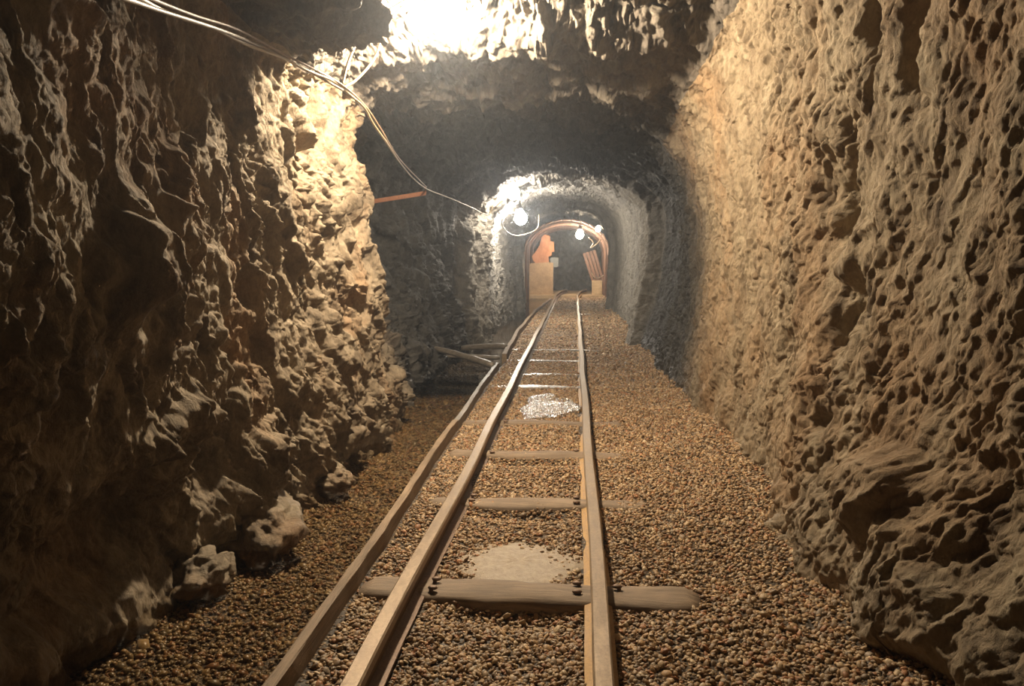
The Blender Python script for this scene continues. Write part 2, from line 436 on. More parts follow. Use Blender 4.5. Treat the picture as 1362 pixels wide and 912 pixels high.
# roof ledges run across the drift in thin beds
roofw = sstep(3.2, 5., np.tile(u, NR)) * (1 - sstep(7.2, 8.8, np.tile(u, NR)))
bed = np.sin((pts[:, 1] + .25 * perlin(pts * 1.6 + 3) + .12 * pts[:, 0]) * 7.5)
D += (roofw * (pts[:, 1] > 4.3) * (.030 * np.sign(bed) * np.abs(bed) ** .35)).astype(np.float32)
knob = np.maximum(0, ridged(pts * 9 + 4, 2) - .2)
D += (roofw * .025 * knob * np.exp(-((pts[:, 1] - 4.3) / .22) ** 2)).astype(np.float32)
D *= np.where(pts[:, 1] > 9.3, .62, 1.)
tw = np.stack([perlin(pts * 8 + 11), perlin(pts * 8 + 31), perlin(pts * 8 + 51)], axis=1) * .022 + np.stack([perlin(pts * 26 + 11), perlin(pts * 26 + 31), perlin(pts * 26 + 51)], axis=1) * .008
OUT = (pts + nor * D[:, None] + tw).reshape(NR, NCOL, 3).astype(np.float32)
# keep the roof clear of the cable run and the near camera
def grid_obj(name, A, mat):
    n, m = A.shape[:2]
    idx = np.arange(n * m).reshape(n, m)
    f = np.stack([idx[:-1, :-1], idx[1:, :-1], idx[1:, 1:], idx[:-1, 1:]], axis=-1).reshape(-1, 4)
    o = link(name, np_mesh(name, A.reshape(-1, 3), f), M[mat])
    o['kind'] = 'structure'
    return o
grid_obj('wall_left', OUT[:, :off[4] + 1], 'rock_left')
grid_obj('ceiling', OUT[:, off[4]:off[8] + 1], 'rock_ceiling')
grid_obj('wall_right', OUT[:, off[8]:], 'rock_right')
tag(bpy.data.objects['wall_left'], 'craggy tan rock wall above the water channel')
tag(bpy.data.objects['wall_right'], 'craggy tan rock wall beside the gravel path')
tag(bpy.data.objects['ceiling'], 'rough rock roof of the mine drift')

# end face of the drift
gx, gz = np.meshgrid(np.linspace(-2, 1.6, 90), np.linspace(-.5, 2.8, 80))
ep = np.stack([gx.ravel(), np.full(gx.size, 26.6), gz.ravel()], axis=1)
ep[:, 1] += rockdisp(ep) * 1.4
grid_obj('wall_back', ep.reshape(80, 90, 3).astype(np.float32), 'rock_right')
ep2 = ep.copy(); ep2[:, 1] = -2.9 + (ep[:, 1] - 26.6)
grid_obj('wall_front', ep2.reshape(80, 90, 3).astype(np.float32), 'rock_right')

# ------------------------------------------------------------------ floor
SLP = [2.39, 3.34, 4.19, 5.02, 6.55, 7.25, 8.18, 9.15, 10.1, 11.0, 12.3, 13.7, 15.3, 17.0, 18.8]
def curb_x(y):
    return np.interp(y, [-3, 1.83, 4.77, 7.5, 8.1, 10.9, 15.5, 20, 22], [-.73, -.738, -.777, -.785, -.76, -.83, -.82, -.68, -.62])
def floor_z(x, y):
    e = curb_x(y)
    z = -.012 + .012 * perlin(np.stack([x * 3, y * 3, 0 * x], axis=1))
    z = z + .09 * sstep(.55, 1.05, x) + .05 * np.exp(-((y - 2.1) / .5) ** 2) * sstep(.7, 1.1, x)
    for s in SLP[:3]:
        inside = np.exp(-((x + .22) / .22) ** 4)
        z = z - .045 * inside * np.exp(-((y - s + .14) / .07) ** 2)
    ch = -.135 + .02 * perlin(np.stack([x * 2.2, y * 2.2, 0 * x + 9], axis=1))
    k = sstep(e - .05, e + .01, x)
    return ch * (1 - k) + z * k
ny, nx = 620, 300
ys = np.concatenate([np.linspace(-3, 1.4, 60, endpoint=False), np.geomspace(1.4, 30, ny - 60)])
xs = np.linspace(-2.0, 1.5, nx)
X, Y = np.meshgrid(xs, ys)
Z = floor_z(X.ravel(), Y.ravel())
fl = grid_obj('floor', np.stack([X.ravel(), Y.ravel(), Z], axis=1).reshape(ny, nx, 3), 'gravel_floor')
tag(fl, 'gravel covered floor of the drift')

# pebbles: two uncountable layers of small stones
def ico(sub):
    bm = bmesh.new(); bmesh.ops.create_icosphere(bm, subdivisions=sub, radius=1)
    v = np.array([w.co[:] for w in bm.verts], np.float32)
    f = np.array([[w.index for w in p.verts] for p in bm.faces], np.int32); bm.free()
    return v, f
ICO = {1: ico(1), 2: ico(2)}
PAL = np.array([(.42, .29, .16), (.50, .35, .20), (.33, .22, .12), (.24, .16, .09), (.54, .41, .26), (.36, .30, .23), (.40, .21, .11), (.60, .49, .34), (.30, .23, .16)], np.float32)
PALB = np.array([(.36, .26, .14), (.42, .32, .18), (.31, .19, .10), (.26, .20, .11), (.44, .36, .23), (.29, .24, .16), (.35, .20, .11), (.22, .17, .11)], np.float32)
def pebble_mesh(name, x, y, z, r, sub, pal):
    n = len(x); v, f = ICO[sub]
    sc = np.stack([r * RNG.uniform(.8, 1.25, n), r * RNG.uniform(.75, 1.1, n), r * RNG.uniform(.5, .8, n)], axis=1)
    a = RNG.uniform(0, 6.283, n); tl = RNG.normal(0, .35, n); tb = RNG.normal(0, .35, n)
    ca, sa = np.cos(a), np.sin(a)
    jit = 1 + RNG.uniform(-.16, .16, (n, len(v), 1))
    p = v[None] * sc[:, None] * jit
    px = p[..., 0] * ca[:, None] - p[..., 1] * sa[:, None]
    py = p[..., 0] * sa[:, None] + p[..., 1] * ca[:, None]
    pz = p[..., 2] + px * tl[:, None] + py * tb[:, None]
    V = np.stack([px + x[:, None], py + y[:, None], pz + z[:, None]], axis=-1).reshape(-1, 3)
    Fc = (f[None] + (np.arange(n) * len(v))[:, None, None]).reshape(-1, 3)
    col = pal[RNG.integers(0, len(pal), n)] * RNG.uniform(.72, 1.2, (n, 1))
    col = np.repeat(np.concatenate([col, np.ones((n, 1))], axis=1), len(v), axis=0)
    return V, Fc, col
def build_pebbles(name, sets, mat):
    Vs, Fs, Cs, b = [], [], [], 0
    for V, Fc, col in sets:
        Vs.append(V); Fs.append(Fc + b); Cs.append(col); b += len(V)
    me = np_mesh(name, np.concatenate(Vs), np.concatenate(Fs))
    at = me.attributes.new('pebble', 'FLOAT_COLOR', 'POINT')
    at.data.foreach_set('color', np.concatenate(Cs).astype(np.float32).ravel())
    return link(name, me, M[mat])

def sand_mask(x, y):
    a = ((x + .20) / .17) ** 2 + ((y - 2.66) / .17) ** 2
    return a + .9 * perlin(np.stack([x * 11, y * 11, 0 * x], axis=1)) + .5 * perlin(np.stack([x * 40, y * 40, 0 * x], axis=1))
sets = []
for (y0, y1, dens_, rad, sub) in ((1.55, 2.5, 8200, .0071, 2), (2.5, 4.2, 7600, .0074, 1), (4.2, 6.2, 6200, .0082, 1), (6.2, 8.6, 3600, .0100, 1), (8.6, 12., 1700, .014, 1), (12., 21.9, 700, .019, 1)):
    x0, x1 = -.90, 1.34
    n = int((x1 - x0) * (y1 - y0) * dens_)
    x = RNG.uniform(x0, x1, n); y = RNG.uniform(y0, y1, n)
    k = x > curb_x(y) + .035
    sm = sand_mask(x, y); k &= (sm > .8) | (RNG.random(n) < .03)
    k &= (np.abs(x + .523) > .047) & (np.abs(x - .080) > .047)
    x, y = x[k], y[k]
    # pebbles do not lie inside the sleepers' tops
    z = floor_z(x, y) + RNG.uniform(-.002, .0065, len(x))
    r = rad * RNG.lognormal(0, .26, len(x))
    sets.append(pebble_mesh('p', x, y, z, r, sub, PAL))
g = build_pebbles('gravel', sets, 'pebbles')
tag(g, 'brown pea gravel ballast spread around the rails and sleepers', 'gravel', kind='stuff')
sets = []
for (y0, y1, dens_, rad, sub) in ((1.6, 3.2, 4600, .0095, 1), (3.2, 6.0, 3600, .0105, 1), (6.0, 9.0, 1500, .014, 1)):
    x0, x1 = -1.75, -.74
    n = int((x1 - x0) * (y1 - y0) * dens_)
    x = RNG.uniform(x0, x1, n); y = RNG.uniform(y0, y1, n)
    k = x < curb_x(y) - .04; x, y = x[k], y[k]
    z = floor_z(x, y) + RNG.uniform(-.002, .006, len(x))
    sets.append(pebble_mesh('p', x, y, z, rad * RNG.lognormal(0, .28, len(x)), sub, PALB))
g = build_pebbles('streambed_gravel', sets, 'bed_pebbles')
tag(g, 'brown pebbles on the bed of the shallow water channel', 'gravel', kind='stuff')

# water in the channel along the left wall
wy = np.concatenate([np.linspace(-2.8, 22.2, 160)])
W = []
for y in wy:
    e = curb_x(y) - .006
    W.append([(-2.0 + (e + 2.0) * k / 10, y, -.055) for k in range(11)])
W = np.array(W, np.float32)
idx = np.arange(160 * 11).reshape(160, 11)
wo = link('water', np_mesh('water', W.reshape(-1, 3), np.stack([idx[:-1, :-1], idx[:-1, 1:], idx[1:, 1:], idx[1:, :-1]], axis=-1).reshape(-1, 4)), M['water'])
tag(wo, 'shallow clear still water in the channel along the left rock wall', 'water', kind='stuff')

# damp sand patch and puddle between the rails
def patch(name, cx, cy, rx, ry, z, mat, ring=48, dome=.004, wob_=.16, seed=0):
    bm = bmesh.new(); rows = []
    c = bm.verts.new((cx, cy, z + dome))
    R = 8
    for k in range(1, R + 1):
        row = []
        for a in range(ring):
            t_ = 2 * math.pi * a / ring
            s = k / R * (1 + wob_ * math.sin(3 * t_ + seed) + .5 * wob_ * math.sin(7 * t_ + 1 + seed))
            row.append(bm.verts.new((cx + rx * s * math.cos(t_), cy + ry * s * math.sin(t_), z + dome * (1 - (k / R) ** 3) - (.012 if k == R else 0) + .0015 * math.sin(9 * t_ + k))))
        rows.append(row)
    for a in range(ring): bm.faces.new((c, rows[0][a], rows[0][(a + 1) % ring]))
    for k in range(R - 1):
        for a in range(ring):
            b = (a + 1) % ring; bm.faces.new((rows[k][a], rows[k + 1][a], rows[k + 1][b], rows[k][b]))
    return link(name, bm_mesh(name, bm, True), M[mat])
tag(patch('sand_patch', -.20, 2.66, .27, .25, -.012, 'sand', dome=.012, wob_=.10), 'pale damp sand patch in the gravel behind the nearest sleeper', 'sand', kind='stuff')
tag(patch('puddle', -.19, 5.62, .23, .50, .003, 'puddle', dome=.001, seed=2), 'shiny wet puddle among the gravel between the rails', 'puddle', kind='stuff')

# ------------------------------------------------------------------ track
def sweep(name, path, prof, mat, parent=None, wobble=0., smooth=False, closed=True):
    """sweep an (x,z) profile along a path of points; frame kept upright"""
    bm = bmesh.new(); rings = []
    n = len(path)
    for i, p in enumerate(path):
        a = path[max(0, i - 1)]; b = path[min(n - 1, i + 1)]
        d = Vector((b[0] - a[0], b[1] - a[1], 0)).normalized()
        r = Vector((d.y, -d.x, 0))
        ring = []
        for (px, pz) in prof:
            q = Vector(p) + r * (px + random.uniform(-wobble, wobble)) + Vector((0, 0, pz + random.uniform(-wobble, wobble) * .6))
            ring.append(bm.verts.new(q))
        rings.append(ring)
    m = len(prof)
    for i in range(n - 1):
        for k in range(m):
            j = (k + 1) % m
            bm.faces.new((rings[i][k], rings[i][j], rings[i + 1][j], rings[i + 1][k]))
    bm.faces.new(rings[0]); bm.faces.new(rings[-1][::-1])
    return link(name, bm_mesh(name, bm, smooth), M[mat], parent)

def rail_path(xoff, dx):
    ys_ = np.concatenate([np.arange(-1., 12, .16), np.arange(12, 23.6, .4)])
    out = []
    for y in ys_:
        x = np.interp(y, [-1, 1.75, 3.8, 8, 12, 16, 21, 22.5, 24], [0, 0, .002, -.004, -.004, -.012, -.008, .10, .34]) + xoff
        z = np.interp(y, [-1, 1.7, 3.8, 6, 12, 17, 20, 22, 24], [0, 0, -.022, -.02, -.012, -.02, .0, .075, .09])
        out.append((float(x + .004 * math.sin(y * 2.3 + dx)), float(y), float(z + .003 * math.sin(y * 3.1 + dx))))
    return out
HEAD = [(-.025, .072), (-.025, .095), (-.020, .1), (.020, .1), (.025, .095), (.025, .072), (.008, .066), (-.008, .066)]
WEB = [(-.008, .014), (-.008, .068), (.008, .068), (.008, .014)]
FOOT = [(-.044, .0), (-.044, .008), (-.008, .017), (.008, .017), (.044, .008), (.044, .0)]
for xo, lab, dd in ((-.523, 'left rusty steel rail, dark on its inner side, next to the curb boards', 0.), (.080, 'right steel rail with ochre foot, next to the gravel path', 1.7)):
    r = empty('rail', (xo, 0, 0)); tag(r, lab, 'rail', 'rails of the narrow mine track')
    pth = rail_path(xo, dd)
    sweep('rail_head', pth, HEAD, 'rail_head', r, .0007)
    sweep('rail_web', pth, WEB, 'rail_web', r)
    tag(sweep('rail_foot', pth, FOOT, 'rail_foot' if xo > 0 else 'iron', r, .0010), 'ochre rail foot' if xo > 0 else None)

def sleeper(y, x0, x1, w, top, mat, label, nails, skew=0., sub=26, hollow=0., thick=.085):
    """a worn half-round timber"""
    bm = bmesh.new(); rings = []
    rs = np.random.default_rng(int(y * 100))
    ph = rs.uniform(0, 6, 4)
    m = 14
    for i in range(sub + 1):
        f = i / sub
        x = x0 + (x1 - x0) * f
        e = min(f, 1 - f) * (x1 - x0)
        endk = min(1., .62 + .38 * math.sqrt(min(1, e / .03))) if e < .03 else 1.
        ww = w / 2 * endk * (1 + .05 * math.sin(7 * x + ph[0]) + .03 * math.sin(23 * x + ph[1]))
        cy = y + skew * (x - (x0 + x1) / 2) + .006 * math.sin(5 * x + ph[2])
        ring = []
        for k in range(m):
            a = 2 * math.pi * k / m
            cx, cz = math.cos(a), math.sin(a)
            sx = math.copysign(abs(cx) ** .55, cx); sz = math.copysign(abs(cz) ** .5, cz)
            z = top - thick / 2 + thick / 2 * sz * endk + .0035 * math.sin(9 * x + ph[3] + 2 * cx) + rs.normal(0, .0008)
            ring.append(bm.verts.new((x, cy + ww * sx + rs.normal(0, .001), z)))
        rings.append(ring)
    for i in range(sub):
        for k in range(m):
            j = (k + 1) % m
            bm.faces.new((rings[i][k], rings[i + 1][k], rings[i + 1][j], rings[i][j]))
    bm.faces.new(rings[0]); bm.faces.new(rings[-1])
    o = link('sleeper', bm_mesh('sleeper', bm, True), M[mat])
    tag(o, label, 'sleeper', 'wooden sleepers under the mine track')
    for (nx_, ny_) in nails:
        b2 = bmesh.new()
        bmesh.ops.create_cone(b2, cap_ends=True, segments=10, radius1=.008, radius2=.007, depth=.03, matrix=Matrix.Translation((nx_, y + ny_, top - .008)))
        bmesh.ops.create_uvsphere(b2, u_segments=12, v_segments=8, radius=.013, matrix=Matrix.Translation((nx_ + (.006 if nx_ < -.3 else -.006), y + ny_, top + .009)) @ Matrix.Diagonal((1.3, .8, .55, 1)))
        link('spike', bm_mesh('spike', b2, True), M['iron'], o)
    return o
NL = lambda: [(-.465, .03), (-.465, -.04), (.022, .035), (.022, -.03)]
SLD = [
 (2.39, -.71, .416, .165, .034, 'sleeper', 'thick worn wooden sleeper nearest the camera, rounded end on the right path', NL() + [(.155, .02)], .0),
 (3.34, -.67, .354, .135, .022, 'sleeper', 'wooden sleeper just behind the pale sand patch, second from the camera', NL(), .02),
 (4.19, -.72, .30, .14, .026, 'sleeper', 'half buried brown sleeper, third from the camera, ragged front edge', NL()[1:3], .01),
 (5.02, -.76, .34, .15, .024, 'sleeper', 'damp brown sleeper at the near edge of the shiny puddle', NL()[:2], .0),
 (6.50, -.76, .12, .16, .020, 'sleeper_wet', 'broad pale wet sleeper just beyond the shiny puddle', [], .02),
 (7.22, -.72, .10, .13, .018, 'sleeper_wet', 'wet grey sleeper between the broad pale one and the end of the curb board', [], -.03),
 (8.18, -.80, .12, .12, .022, 'sleeper_wet', 'wet grey sleeper in line with the thin stick reaching over the water', [], -.01),
 (9.15, -.80, .33, .12, .026, 'sleeper_wet', 'grey sleeper with a dark end sticking out right, in front of the rock arch', [], .0),
 (10.1, -.82, .20, .12, .016, 'sleeper', 'dusty sleeper lying right under the first rock arch', [], .0),
 (11.0, -.80, .36, .12, .024, 'sleeper', 'brown sleeper with dark end sticking out right, just past the first arch', [], .0),
 (12.3, -.80, .15, .12, .012, 'sleeper', 'buried sleeper in the wide gallery, second past the first arch', [], .0),
 (13.7, -.80, .20, .12, .016, 'sleeper_wet', 'pale sleeper in the gallery before the bright wet gravel', [], .0),
 (15.3, -.80, .36, .12, .018, 'sleeper_wet', 'wet pale sleeper just before the second rock arch', [], .0),
 (17.0, -.74, .25, .12, .012, 'sleeper', 'small distant sleeper under the second rock arch', [], .0),
 (18.8, -.70, .25, .12, .012, 'sleeper', 'farthest visible sleeper, before the wooden platform', [], .0),
]
for a in SLD:
    y, x0, x1, w, top, mt, lab, nl, sk = a
    top = top - .020
    # rails dip a little, so does the timber
    sleeper(y, x0, x1, w, top, mt, lab, nl, sk)

def curb(y0, y1, top, mat, label, th=.030, hgt=.17, lift=(0, 0), step=.12, wob_=.0025):
    n = max(6, int((y1 - y0) / step))
    path = []
    for i in range(n + 1):
        y = y0 + (y1 - y0) * i / n
        f = i / n
        path.append((float(curb_x(y)) + .005 * math.sin(y * 2.7) , y, top + lift[0] * (1 - f) + lift[1] * f))
    prof = [(-th / 2, -hgt), (-th / 2, -.003), (-th / 2 + .004, 0), (th / 2 - .004, 0), (th / 2, -.003), (th / 2, -hgt)]
    o = sweep('curb_board', path, prof, mat, None, wob_)
    return tag(o, label, 'board', 'boards holding the gravel back from the water')
curb(-.6, 4.80, .058, 'board', 'long tan curb board on edge, nearest the camera, beside the water', .034)
curb(4.78, 7.55, .046, 'board_dark', 'dark damp curb board on edge running up to the crossed poles', .034, lift=(0, .012))
curb(8.10, 20.8, .060, 'board', 'long curving curb board leading from the crossed poles to the platform', .05, lift=(.02, -.02), step=.25)

def pole(name, a, b, r0, r1, mat, label, cat='pole', sub=14, m=10, flat=1., parent=None, bend=.008):
    a, b = Vector(a), Vector(b); d = (b - a).normalized()
    s = d.cross(Vector((0, 0, 1))).normalized(); up = s.cross(d)
    bm = bmesh.new(); rings = []
    rs = np.random.default_rng(int(abs(a.x) * 1000 + abs(b.y) * 77))
    for i in range(sub + 1):
        f = i / sub; c = a.lerp(b, f) + s * bend * math.sin(5 * f + 1) + up * bend * math.sin(4 * f)
        r = r0 + (r1 - r0) * f
        if i in (0, sub): r *= .82
        rings.append([bm.verts.new(c + (s * math.cos(2 * math.pi * k / m) + up * flat * math.sin(2 * math.pi * k / m)) * r * (1 + rs.normal(0, .05))) for k in range(m)])
    for i in range(sub):
        for k in range(m):
            j = (k + 1) % m; bm.faces.new((rings[i][k], rings[i][j], rings[i + 1][j], rings[i + 1][k]))
    bm.faces.new(rings[0]); bm.faces.new(rings[-1])
    o = link(name, bm_mesh(name, bm, True), M[mat], parent)
    if label: tag(o, label, cat, 'poles lying over the water')
    return o
pole('wooden_pole', (-1.60, 8.05, .155), (-.80, 7.38, .055), .030, .034, 'pole', 'longer wet pole slanting over the channel, its right end on the dark curb board')
pole('wooden_pole', (-1.38, 9.05, .02), (-.80, 8.80, .085), .034, .036, 'pole', 'farther dark pole slanting up from the water to the curving curb board')
pole('wooden_pole', (-1.42, 8.22, .03), (-.82, 8.16, .030), .020, .022, 'pole', 'thin straight stick between the two thicker poles over the water')

# ------------------------------------------------------------------ loose rocks
def rock(loc, size, rz, mat, label, seed):
    v, f = ico(5)
    q = v * np.array(size)
    p = v * 1.1 + seed * 7.7
    h, c = facet(p * 1.5, seed, .8); h2, c2 = facet(p * 4, seed + 3, .9)
    s = 1 + .30 * h + .10 * h2 - .04 * (1 - c) + .05 * fbm(p * 6, 3)
    q = q * s[:, None]
    o = link('loose_rock', np_mesh('loose_rock', q, f), M[mat])
    o.location = loc; o.rotation_euler = (.2 * math.sin(seed), .2 * math.cos(seed), rz)
    tag(o, label, 'rock', 'loose rocks at the foot of the walls')
    return o
rock((-1.33, 3.0, -.02), (.17, .24, .15), .5, 'rock_left', 'large blocky rock at the water edge below the dark hollow', 1.)
rock((-1.36, 2.55, -.05), (.11, .13, .09), .2, 'rock_left', 'small angular rock at the water edge, left of the large blocky one', 2.)
rock((-1.29, 3.75, -.04), (.10, .15, .09), 1.1, 'rock_left', 'low wet rock at the channel edge under the brightly lit wall', 3.)
rock((.90, 2.95, .04), (.10, .15, .09), .6, 'rock_right', 'pale low rock at the foot of the right wall by the gravel', 4.)
rock((.98, 2.15, .08), (.14, .16, .12), 2.1, 'rock_right', 'rounded brown rock in the rubble at the near right corner', 5.)
rock((.93, 2.48, .05), (.10, .12, .09), 2.6, 'rock_right', 'broken rock between the rounded one and the right wall base', 6.)

# ------------------------------------------------------------------ cables
def smooth_path(P, n=10):
    P = [Vector(p) for p in P]; P = [2 * P[0] - P[1]] + P + [2 * P[-1] - P[-2]]
    out = []
    for i in range(1, len(P) - 2):
        a, b, c, d = P[i - 1:i + 3]
        for k in range(n):
            f = k / n
            out.append(.5 * (2 * b + (c - a) * f + (2 * a - 5 * b + 4 * c - d) * f * f + (3 * b - 3 * c + d - a) * f ** 3))
    out.append(P[-2]); return out
def tube(name, P, r, mat, parent=None, n=10, m=10, twist=None):
    pts_ = smooth_path(P, n)
    bm = bmesh.new(); rings = []
    for i, c in enumerate(pts_):
        d = (pts_[min(i + 1, len(pts_) - 1)] - pts_[max(i - 1, 0)]).normalized()
        s = d.cross(Vector((0, 0, 1)))
        s = s.normalized() if s.length > 1e-3 else Vector((1, 0, 0))
        up = s.cross(d)
        if twist:
            rr, ph, per = twist
            L = i / n
            c = c + s * rr * math.cos(per * L + ph) + up * rr * math.sin(per * L + ph)
        rings.append([bm.verts.new(c + (s * math.cos(2 * math.pi * k / m) + up * math.sin(2 * math.pi * k / m)) * r) for k in range(m)])
    for i in range(len(rings) - 1):
        for k in range(m):
            j = (k + 1) % m; bm.faces.new((rings[i][k], rings[i][j], rings[i + 1][j], rings[i + 1][k]))
    bm.faces.new(rings[0]); bm.faces.new(rings[-1])
    return link(name, bm_mesh(name, bm, True), M[mat], parent)
RUN = [(-.62, .8, 1.52), (-.78, 1.25, 1.56), (-.93, 1.6, 1.65), (-1.02, 2.0, 1.73), (-1.075, 2.4, 1.795), (-1.09, 2.8, 1.84), (-1.085, 3.15, 1.87), (-1.075, 3.5, 1.885)]
RUN2 = [(-1.055, 3.75, 1.85), (-1.065, 4.1, 1.79), (-1.175, 5.05, 1.745), (-1.275, 6.45, 1.70), (-1.22, 7.6, 1.70), (-1.17, 8.8, 1.68), (-1.115, 9.68, 1.68)]
CG = 'cables strung along the left wall'
tag(tube('power_cable', RUN + RUN2 + [(-1.01, 9.74, 1.79), (-.88, 9.82, 1.93)], .0055, 'cable', twist=(.004, 0, 4.)), 'long pale cable running past the rust red bracket on to the arch lamp', 'cable', CG)
tag(tube('power_cable', RUN, .0055, 'cable_grey', twist=(.008, 2.4, 1.2)), 'lower pale cable in the bundle at upper left, ending below the big lamp', 'cable', CG)
top_run = [(p[0] + .004, p[1], p[2] + h_) for p, h_ in zip(RUN, (.010, .010, .011, .014, .028, .016, .012, .009))]
tag(tube('power_cable', top_run + [(-1.05, 3.78, 1.86), (-1.06, 4.12, 1.805), (-1.17, 5.05, 1.76), (-1.272, 6.45, 1.715)], .0045, 'cable_brown'), 'thin brownish cable arching above the pale bundle at upper left', 'cable', CG)
# loop hanging under the second arch lamp
tag(tube('power_cable', [(-1.02, 10.6, 1.66), (-1.10, 11.4, 1.62), (-1.08, 12.2, 1.53), (-.95, 12.8, 1.50), (-.66, 13.0, 1.62), (-.62, 13.0, 1.86)], .007, 'cable'), 'pale cable hanging in a loop beneath the lamp inside the arch', 'cable', CG)

br = empty('cable_bracket', (-1.70, 6.5, 1.60)); tag(br, 'rust red flat iron bracket sticking out of the dark wall under the cable', 'bracket')
def bar(name, a, b, w, h, mat, parent=None, bev=.003):
    a, b = Vector(a), Vector(b); d = b - a; L = d.length
    bm = bmesh.new(); bmesh.ops.create_cube(bm, size=1)
    rot = d.to_track_quat('X', 'Z').to_matrix().to_4x4()
    bmesh.ops.transform(bm, matrix=Matrix.Translation((a + b) / 2) @ rot @ Matrix.Diagonal((L, w, h, 1)), verts=bm.verts)
    if bev: bmesh.ops.bevel(bm, geom=bm.edges[:], offset=bev, segments=2, affect='EDGES')
    return link(name, bm_mesh(name, bm), M[mat], parent)
bar('arm', (-2.05, 6.52, 1.56), (-1.285, 6.47, 1.665), .022, .036, 'rust_red', br)
bar('hook', (-1.287, 6.47, 1.655), (-1.283, 6.47, 1.725), .012, .014, 'rust_red', br)

# ------------------------------------------------------------------ lamps
LG = 'bare bulbs along the drift'
def lamp(loc, r, col, strength, label, cords, tilt=(0, 0, 1)):
    e = empty('mine_lamp', loc); tag(e, label, 'lamp', LG)
    loc = Vector(loc); ax = Vector(tilt).normalized()
    rot = ax.to_track_quat('Z', 'Y').to_matrix().to_4x4()
    # pear-shaped bulb lathe, screw cap up
    prof = [(0, -1.0), (.42, -.92), (.78, -.62), (.98, -.15), (.97, .2), (.8, .65), (.56, 1.05), (.42, 1.35), (.40, 1.5)]
    bm = bmesh.new(); S = 20; rings = []
    for (q, z) in prof[1:]:
        rings.append([bm.verts.new((q * r * math.cos(2 * math.pi * k / S), q * r * math.sin(2 * math.pi * k / S), z * r)) for k in range(S)])
    c = bm.verts.new((0, 0, -r))
    for k in range(S): bm.faces.new((c, rings[0][(k + 1) % S], rings[0][k]))
    for i in range(len(rings) - 1):
        for k in range(S):
            j = (k + 1) % S; bm.faces.new((rings[i][k], rings[i][j], rings[i + 1][j], rings[i + 1][k]))
    bmesh.ops.transform(bm, matrix=Matrix.Translation(loc) @ rot, verts=bm.verts)
    mt = bulb_mat('lit_bulb', col, strength); M['_b'] = mt
    link('bulb', bm_mesh('bulb', bm, True), mt, e)
    bm = bmesh.new()
    bmesh.ops.create_cone(bm, cap_ends=True, segments=18, radius1=.52 * r, radius2=.46 * r, depth=1.3 * r, matrix=Matrix.Translation((0, 0, 2.1 * r)))
    bmesh.ops.create_cone(bm, cap_ends=True, segments=18, radius1=.62 * r, radius2=.62 * r, depth=.3 * r, matrix=Matrix.Translation((0, 0, 1.55 * r)))
    bmesh.ops.transform(bm, matrix=Matrix.Translation(loc) @ rot, verts=bm.verts)
    link('socket', bm_mesh('socket', bm), M['socket'], e)
    top = loc + ax * 2.6 * r
    for P in cords:
        tube('cord', [top] + [Vector(p) for p in P], .0065, 'cable', e, 8)
    return e
WARM = (1., .80, .56)
L1 = lamp((-.705, 3.92, 2.33), .055, (1., .82, .59), 3350, 'big glaring bulb under the roof at the top, nearest the camera',
     [[(-.95, 3.88, 2.345), (-1.03, 3.76, 2.24), (-1.075, 3.62, 2.05), (-1.085, 3.52, 1.90)], [(-.94, 3.86, 2.29), (-1.0, 3.8, 2.10), (-1.055, 3.68, 1.97), (-1.085, 3.54, 1.895)]], (-.45, .0, .9))
lamp((-.805, 9.85, 1.955), .085, (1., .89, .74), 380, 'bright bulb at the first rock arch, the upper of the two close together', [[(-.90, 9.85, 2.06), (-1.02, 9.78, 1.86), (-1.10, 9.70, 1.69)]], (-.3, 0, 1))
lamp((-.935, 13.0, 1.80), .11, (1., .92, .80), 420, 'bright bulb inside the gallery, just below the arch lamp', [[(-.98, 13.0, 1.92), (-1.15, 12.6, 1.85), (-1.12, 11.6, 1.64)]], (-.2, 0, 1))
lamp((.12, 21.6, 1.79), .11, (1., .86, .66), 330, 'bulb hanging near the middle of the far timbered end', [[(.16, 21.6, 1.97), (.35, 21.6, 2.10)]], (.1, 0, 1))
lamp((.60, 20.4, 1.90), .07, (1., .86, .66), 230, 'small bulb at the far end, close to the right wall', [[(.66, 20.4, 2.02), (.74, 20.5, 1.9)]], (.2, 0, 1))

# ------------------------------------------------------------------ the timbered far end
def box(name, lo, hi, mat, parent=None, bev=.006, rot=None):
    bm = bmesh.new(); bmesh.ops.create_cube(bm, size=1)
    lo, hi = Vector(lo), Vector(hi)
    bmesh.ops.transform(bm, matrix=Matrix.Translation((lo + hi) / 2) @ Matrix.Diagonal((*(hi - lo), 1)), verts=bm.verts)
    if bev: bmesh.ops.bevel(bm, geom=bm.edges[:], offset=bev, segments=2, affect='EDGES')
    return link(name, bm_mesh(name, bm), M[mat], parent)
pf = empty('wooden_platform', (-.3, 22.3, 0)); tag(pf, 'low plank platform across the far end of the track', 'platform')
box('front_beam', (-1.40, 22.2, -.06), (.85, 22.34, .055), 'plank', pf)
for k in range(8):
    box('deck_board', (-1.38, 22.36 + .40 * k, .0), (.85, 22.36 + .40 * k + .385, .055), 'plank', pf)
box('leg', (-1.36, 22.22, -.3), (-1.24, 22.32, -.06), 'darkpost', pf)
box('leg', (-.72, 22.22, -.3), (-.60, 22.32, -.06), 'darkpost', pf)
box('leg', (.70, 22.22, -.3), (.80, 22.32, -.06), 'darkpost', pf)

